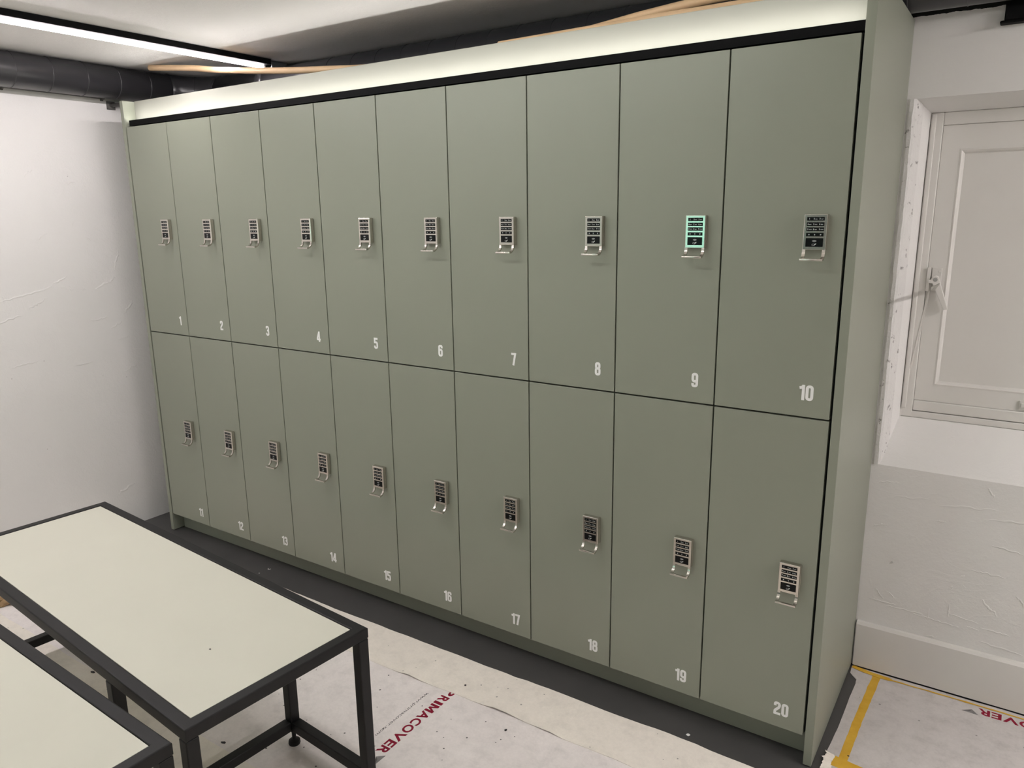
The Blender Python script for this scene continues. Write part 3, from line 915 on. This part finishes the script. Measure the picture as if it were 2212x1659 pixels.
# elbow
el = []
for k in range(15):
    t = k / 14 * PI / 2
    rr = .19
    el.append((-.178 + rr - rr * math.cos(t), .325 + rr * math.sin(t), 2.124 - .006 * (k / 14)))
e_ = duct_run('duct_elbow', el, None, DR + .0015)
rib(e_, (-.178, .329, 2.124), (0, 1, 0), DR + .004); rib(e_, el[7], (1, 1, 0), DR + .002)
XS = [(.012, .515, 2.118), (1.0, .515, 2.118), (2.4, .515, 2.118), (3.8, .515, 2.118), (XR - .01, .515, 2.118)]
x_ = duct_run('duct_section', XS, None)
for xx in (.80, .945, 1.083, 1.222, 1.36, 1.496, 1.64, 1.765, 1.91, 2.05, 2.186, 2.32, 2.46, 2.6, 2.74, 2.88, 3.02, 3.16, 3.3, 3.44): rib(x_, (xx, .515, 2.118), (1, 0, 0), DR)
bm = bmesh.new(); tube(bm, [D((.325, .515, 2.118)), D((.333, .515, 2.118)), D((.365, .515, 2.118)), D((.373, .515, 2.118))], [DR, DR + .006, DR + .006, DR], 40)
link('duct_collar', bm, M['duct'], duct)

# conduits on the left wall under the duct
cd = empty('wall_conduit', (-.240, -4.5, 2.068))
tag(cd, 'thin dark conduit clipped to the white left wall under the duct', 'pipe')
bm = bmesh.new(); tube(bm, [(0, 0, 0), (0, 4.55, 0)], .0105, 14); link('conduit_tube', bm, M['conduit'], cd)
for yy in (4.55, 4.13, 3.9, 3.62, 3.3, 2.8):
    bm = bmesh.new(); tube(bm, [(0, yy - .012, 0), (0, yy, 0)], .0128, 14); box(bm, -.0125, -.004, yy - .012, yy, -.018, .014, .001); link('conduit_clip', bm, M['conduit'], cd)
bm = bmesh.new(); tube(bm, [(0, 0, 0), (.112, .045, 0), (.184, .08, 0)], .009, 14)
box(bm, -.0012, .003, -.02, .02, -.02, .016, .001)
tag(link('pipe_stub', bm, M['conduit'], None, (-.2515, .085, 2.036)), 'short grey pipe stub above the left end panel of the lockers', 'pipe')

# tan pipes lying over the lockers
def smooth_path(pts, n=10):
    out = []; P = [Vector(p) for p in pts]
    for i in range(len(P) - 1):
        p0, p1, p2, p3 = P[max(i - 1, 0)], P[i], P[i + 1], P[min(i + 2, len(P) - 1)]
        for k in range(n):
            t = k / n
            out.append(.5 * ((2 * p1) + (p2 - p0) * t + (2 * p0 - 5 * p1 + 4 * p2 - p3) * t * t + (3 * p1 - p0 - 3 * p2 + p3) * t ** 3))
    out.append(P[-1]); return out
bm = bmesh.new()
tube(bm, smooth_path([(-.03, .165, 2.186), (.06, .165, 2.177), (.262, .19, 2.157), (.438, .20, 2.132), (.79, .20, 2.093), (1.054, .20, 2.070), (1.32, .20, 2.050), (1.7, .20, 2.045), (2.10, .20, 2.052), (2.387, .20, 2.077), (2.60, .21, 2.092), (2.8, .25, 2.098), (2.98, .30, 2.10)]), .0125, 16)
tag(link('plastic_pipe', bm, M['tan_pipe']), 'long tan plastic pipe crossing from the left duct and over the lockers, the upper one', 'pipe', 'tan plastic pipes on top of the lockers')
bm = bmesh.new()
tube(bm, smooth_path([(1.9, .155, 2.045), (2.20, .16, 2.049), (2.416, .17, 2.055), (2.578, .18, 2.057), (2.72, .20, 2.063), (2.95, .22, 2.072)]), .0125, 16)
tag(link('plastic_pipe', bm, M['tan_pipe']), 'second tan plastic pipe lying just below the first, at the top right over the fascia', 'pipe', 'tan plastic pipes on top of the lockers')

# bracket top right
br = empty('duct_bracket', (3.245, .6, 2.010))
tag(br, 'black bracket on the white wall below the duct, top right corner', 'bracket')
bm = bmesh.new(); box(bm, 0, .13, -.030, -.0006, 0, .06, .002); link('bracket_body', bm, M['black_ledge'], br)
bm = bmesh.new(); box(bm, -.009, .135, -.034, -.0004, -.008, -.0004, .003); link('bracket_lip', bm, M['black_ledge'], br)

# linear lights
def linear_light(name, a, b_, label, mat, w=.028, hb=.022, hd=.010, ztop=ZC - .0012, grp='linear ceiling lights', lid=.042):
    a = Vector(a); b_ = Vector(b_); d = b_ - a; L = d.length; rz = math.atan2(d.y, d.x)
    root = empty(name, (a.x, a.y, ztop - hb - hd), rz); tag(root, label, 'light', grp)
    bm = bmesh.new(); box(bm, 0, L, -w / 2 - lid, w / 2 + lid, hd, hb + hd, .001); link('light_housing', bm, M['black_ledge'], root)  # lid overhang shaped to block light going up to the ceiling
    bm = bmesh.new(); box(bm, .004, L - .004, -w / 2 + .002, w / 2 - .002, 0, hd - .0002, .004); link('light_diffuser', bm, mat, root)
    bm = bmesh.new(); box(bm, L + .0002, L + .006, -w / 2, w / 2, .001, hb + hd, .001); link('end_cap', bm, M['black_ledge'], root)
    return root
linear_light('linear_light', (.465, -3.8), (.465, .395), 'long glowing linear ceiling light at the upper left, above the left wall', M['led_track'])
linear_light('linear_light', (.9, -1.0), (2.6, -1.0), 'linear ceiling light over the benches, outside the photo', M['led_main'], lid=.001, hd=.020)
linear_light('linear_light', (4.9, -.9), (4.9, .25), 'linear ceiling light over the right side of the room, outside the photo', M['led_right'])  # unseen lamp added to brighten the right end panel and wall
linear_light('linear_light', (.5, -4.0), (4.9, -4.0), 'linear ceiling light at the far end of the room, behind the camera', M['led_rear'], lid=.001, hd=.020)  # unseen lamp added to lift the ambient level
# empty grey rail continuing the light
bm = bmesh.new()
for x0, x1, z0, z1 in ((0, .040, .024, .028), (0, .0035, 0, .026), (.0365, .040, 0, .026), (.0034, .010, 0, .003), (.030, .0366, 0, .003)): box(bm, x0, x1, 0, .085, z0, z1)
tag(link('mounting_rail', bm, M['grey_metal'], None, (.462, .412, ZC - .0300)), 'short empty grey metal rail at the end of the glowing ceiling light', 'rail')

# added behind the camera: dark door and green glowing panel, both mirrored in locks
dr = tag(empty('door_1', (1.35, YF, 0)), kind='structure')
bm = bmesh.new(); box(bm, .05, 1.05, .002, .045, .004, 2.02, .003); link('door_leaf', bm, M['carcass'], dr)
bm = bmesh.new(); box(bm, 0, .048, .0005, .06, .002, 2.07, .002); box(bm, 1.052, 1.10, .0005, .06, .002, 2.07, .002); box(bm, .048, 1.052, .0005, .06, 2.024, 2.07, .002)
link('door_frame', bm, M['conduit'], dr)
bm = bmesh.new(); tube(bm, [(.14, .045, 1.02), (.14, .09, 1.02), (.24, .09, 1.02)], .009, 12); link('door_handle', bm, M['nickel'], dr)
sg = empty('emergency_sign', (.90, YF, 1.33))
tag(sg, 'green lit emergency sign on the wall behind the camera', 'sign')
bm = bmesh.new(); box(bm, -.20, .20, .0006, .05, -.17, .17, .004); link('sign_case', bm, M['grey_metal'], sg)
bm = bmesh.new(); box(bm, -.185, .185, .0502, .054, -.155, .155, .001); link('sign_face', bm, M['green_sign'], sg)
# ------------------------------------------------------------------ world, camera, colour
w = bpy.data.worlds.new('World'); SC.world = w; w.use_nodes = True
w.node_tree.nodes['Background'].inputs['Color'].default_value = (.9, .9, 1, 1)
w.node_tree.nodes['Background'].inputs['Strength'].default_value = .02

cam = bpy.data.cameras.new('camera'); co = bpy.data.objects.new('camera', cam); COL.objects.link(co)
cam.sensor_fit = 'HORIZONTAL'; cam.sensor_width = 36.0; cam.lens = 1628.02 / 2212 * 36
cam.clip_start = .02; cam.clip_end = 50
co.location = (3.35682, -1.96479, 1.53338)
co.rotation_euler = (1.34492514, .0129925583, .588996124)
SC.camera = co
vs = SC.view_settings
vs.view_transform = 'Standard'; vs.look = 'None'; vs.gamma = 1.0; vs.use_curve_mapping = False
vs.exposure = 0.62
